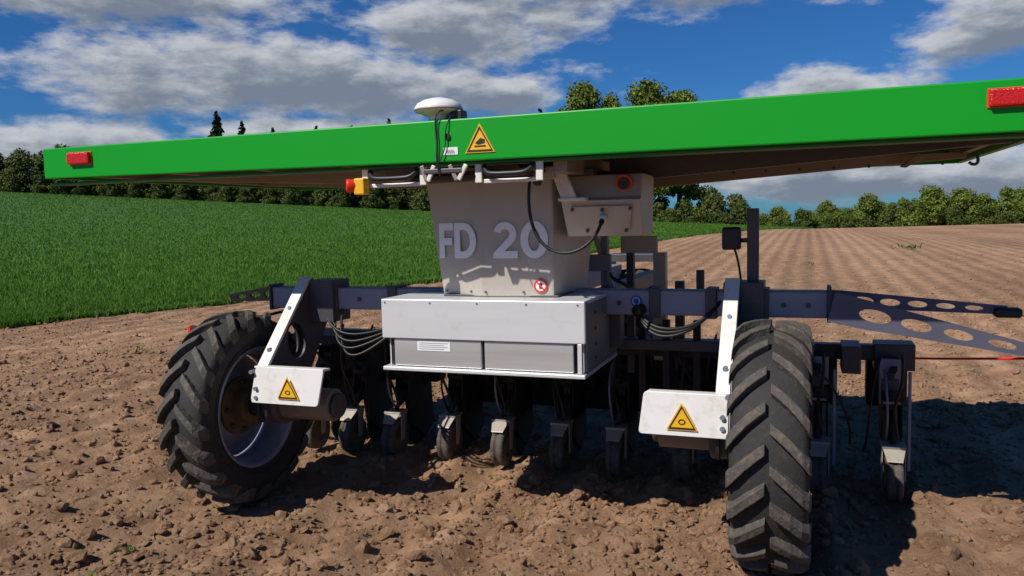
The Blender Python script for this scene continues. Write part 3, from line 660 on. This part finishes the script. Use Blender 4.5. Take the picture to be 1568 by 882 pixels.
blobs=[(-15,9.8,19,3.0),(-24.5,14.2,10,2.0),(-3,13.2,9,2.6),(12,15.8,18,2.4),(30.5,10.6,5.0,2.2),(22,7.8,6.5,1.5),(24,2.2,15,1.9),(-28.5,5.4,8,1.6),(-1,8.8,6,1.8),(-14,6.4,9,1.0),(-42,17,14,4),(50,9,10,4)]
def dens(vec,det):
    nz=n.new("ShaderNodeTexNoise"); nz.inputs["Scale"].default_value=1; nz.inputs["Detail"].default_value=det; nz.inputs["Roughness"].default_value=.60
    mp=n.new("ShaderNodeVectorMath"); mp.operation='MULTIPLY'; mp.inputs[1].default_value=(.17,.42,1); l.new(vec,mp.inputs[0]); l.new(mp.outputs[0],nz.inputs["Vector"])
    cur=None
    for (a,e,ra,re) in blobs:
        v=n.new("ShaderNodeVectorMath"); v.operation='MULTIPLY_ADD'; l.new(vec,v.inputs[0]); v.inputs[1].default_value=(1/ra,1/re,0); v.inputs[2].default_value=(-a/ra,-e/re,0)
        L=n.new("ShaderNodeVectorMath"); L.operation='LENGTH'; l.new(v.outputs[0],L.inputs[0])
        cur=L.outputs["Value"] if cur is None else mth('MINIMUM',cur,L.outputs["Value"])
    cur=mth('MINIMUM',cur,1.9)
    return mth('ADD',mth('MULTIPLY',mth('SUBTRACT',1.03,cur),.75),mth('MULTIPLY',mth('SUBTRACT',nz.outputs[0],.5),1.9))
def mrange(v,a,b,c=0,d=1):
    q=n.new("ShaderNodeMapRange"); q.interpolation_type='SMOOTHSTEP'; l.new(v,q.inputs[0]); q.inputs[1].default_value=a;q.inputs[2].default_value=b;q.inputs[3].default_value=c;q.inputs[4].default_value=d; return q.outputs[0]
d1=dens(P0.outputs[0],8)
off=n.new("ShaderNodeVectorMath"); off.operation='ADD'; off.inputs[1].default_value=(-.5,.85,0); l.new(P0.outputs[0],off.inputs[0]); d2=dens(off.outputs[0],5)
mask=mrange(d1,-.08,.36,0,.97); sh=mrange(d2,-.05,.6)
cc=n.new("ShaderNodeMix"); cc.data_type='RGBA'; cc.inputs[6].default_value=(8.6,8.9,9.5,1); cc.inputs[7].default_value=(2.9,3.5,4.5,1); l.new(sh,cc.inputs[0])
tint=n.new("ShaderNodeMix"); tint.data_type='RGBA'; tint.blend_type='MULTIPLY'; tint.inputs[0].default_value=1; tint.inputs[7].default_value=(.22,.60,1.12,1); l.new(sky.outputs[0],tint.inputs[6])
fin=n.new("ShaderNodeMix"); fin.data_type='RGBA'; l.new(mask,fin.inputs[0]); l.new(tint.outputs[2],fin.inputs[6]); l.new(cc.outputs[2],fin.inputs[7])
l.new(fin.outputs[2],bg.inputs[0]); bg.inputs[1].default_value=.064
w.name="sky"

sd=D.lights.new("sun",'SUN'); sd.energy=4.8; sd.angle=R(.5); sd.color=(1,.95,.87); so=D.objects.new("sun",sd); coll.objects.link(so)
so.rotation_euler=Vector((.773,.64,-1.0)).to_track_quat('-Z','Y').to_euler()
cd=D.cameras.new("camera"); cd.lens=28; cd.sensor_width=36; cd.clip_end=2000; cd.clip_start=.05
co=D.objects.new("camera",cd); coll.objects.link(co)
co.matrix_world=Matrix.Translation((0,0,1.42))@Matrix.Rotation(R(90-4.97),4,'X')@Matrix.Rotation(R(-1.4),4,'Z')
scene.camera=co
scene.view_settings.view_transform='Standard'; scene.view_settings.look='None'; scene.view_settings.exposure=0
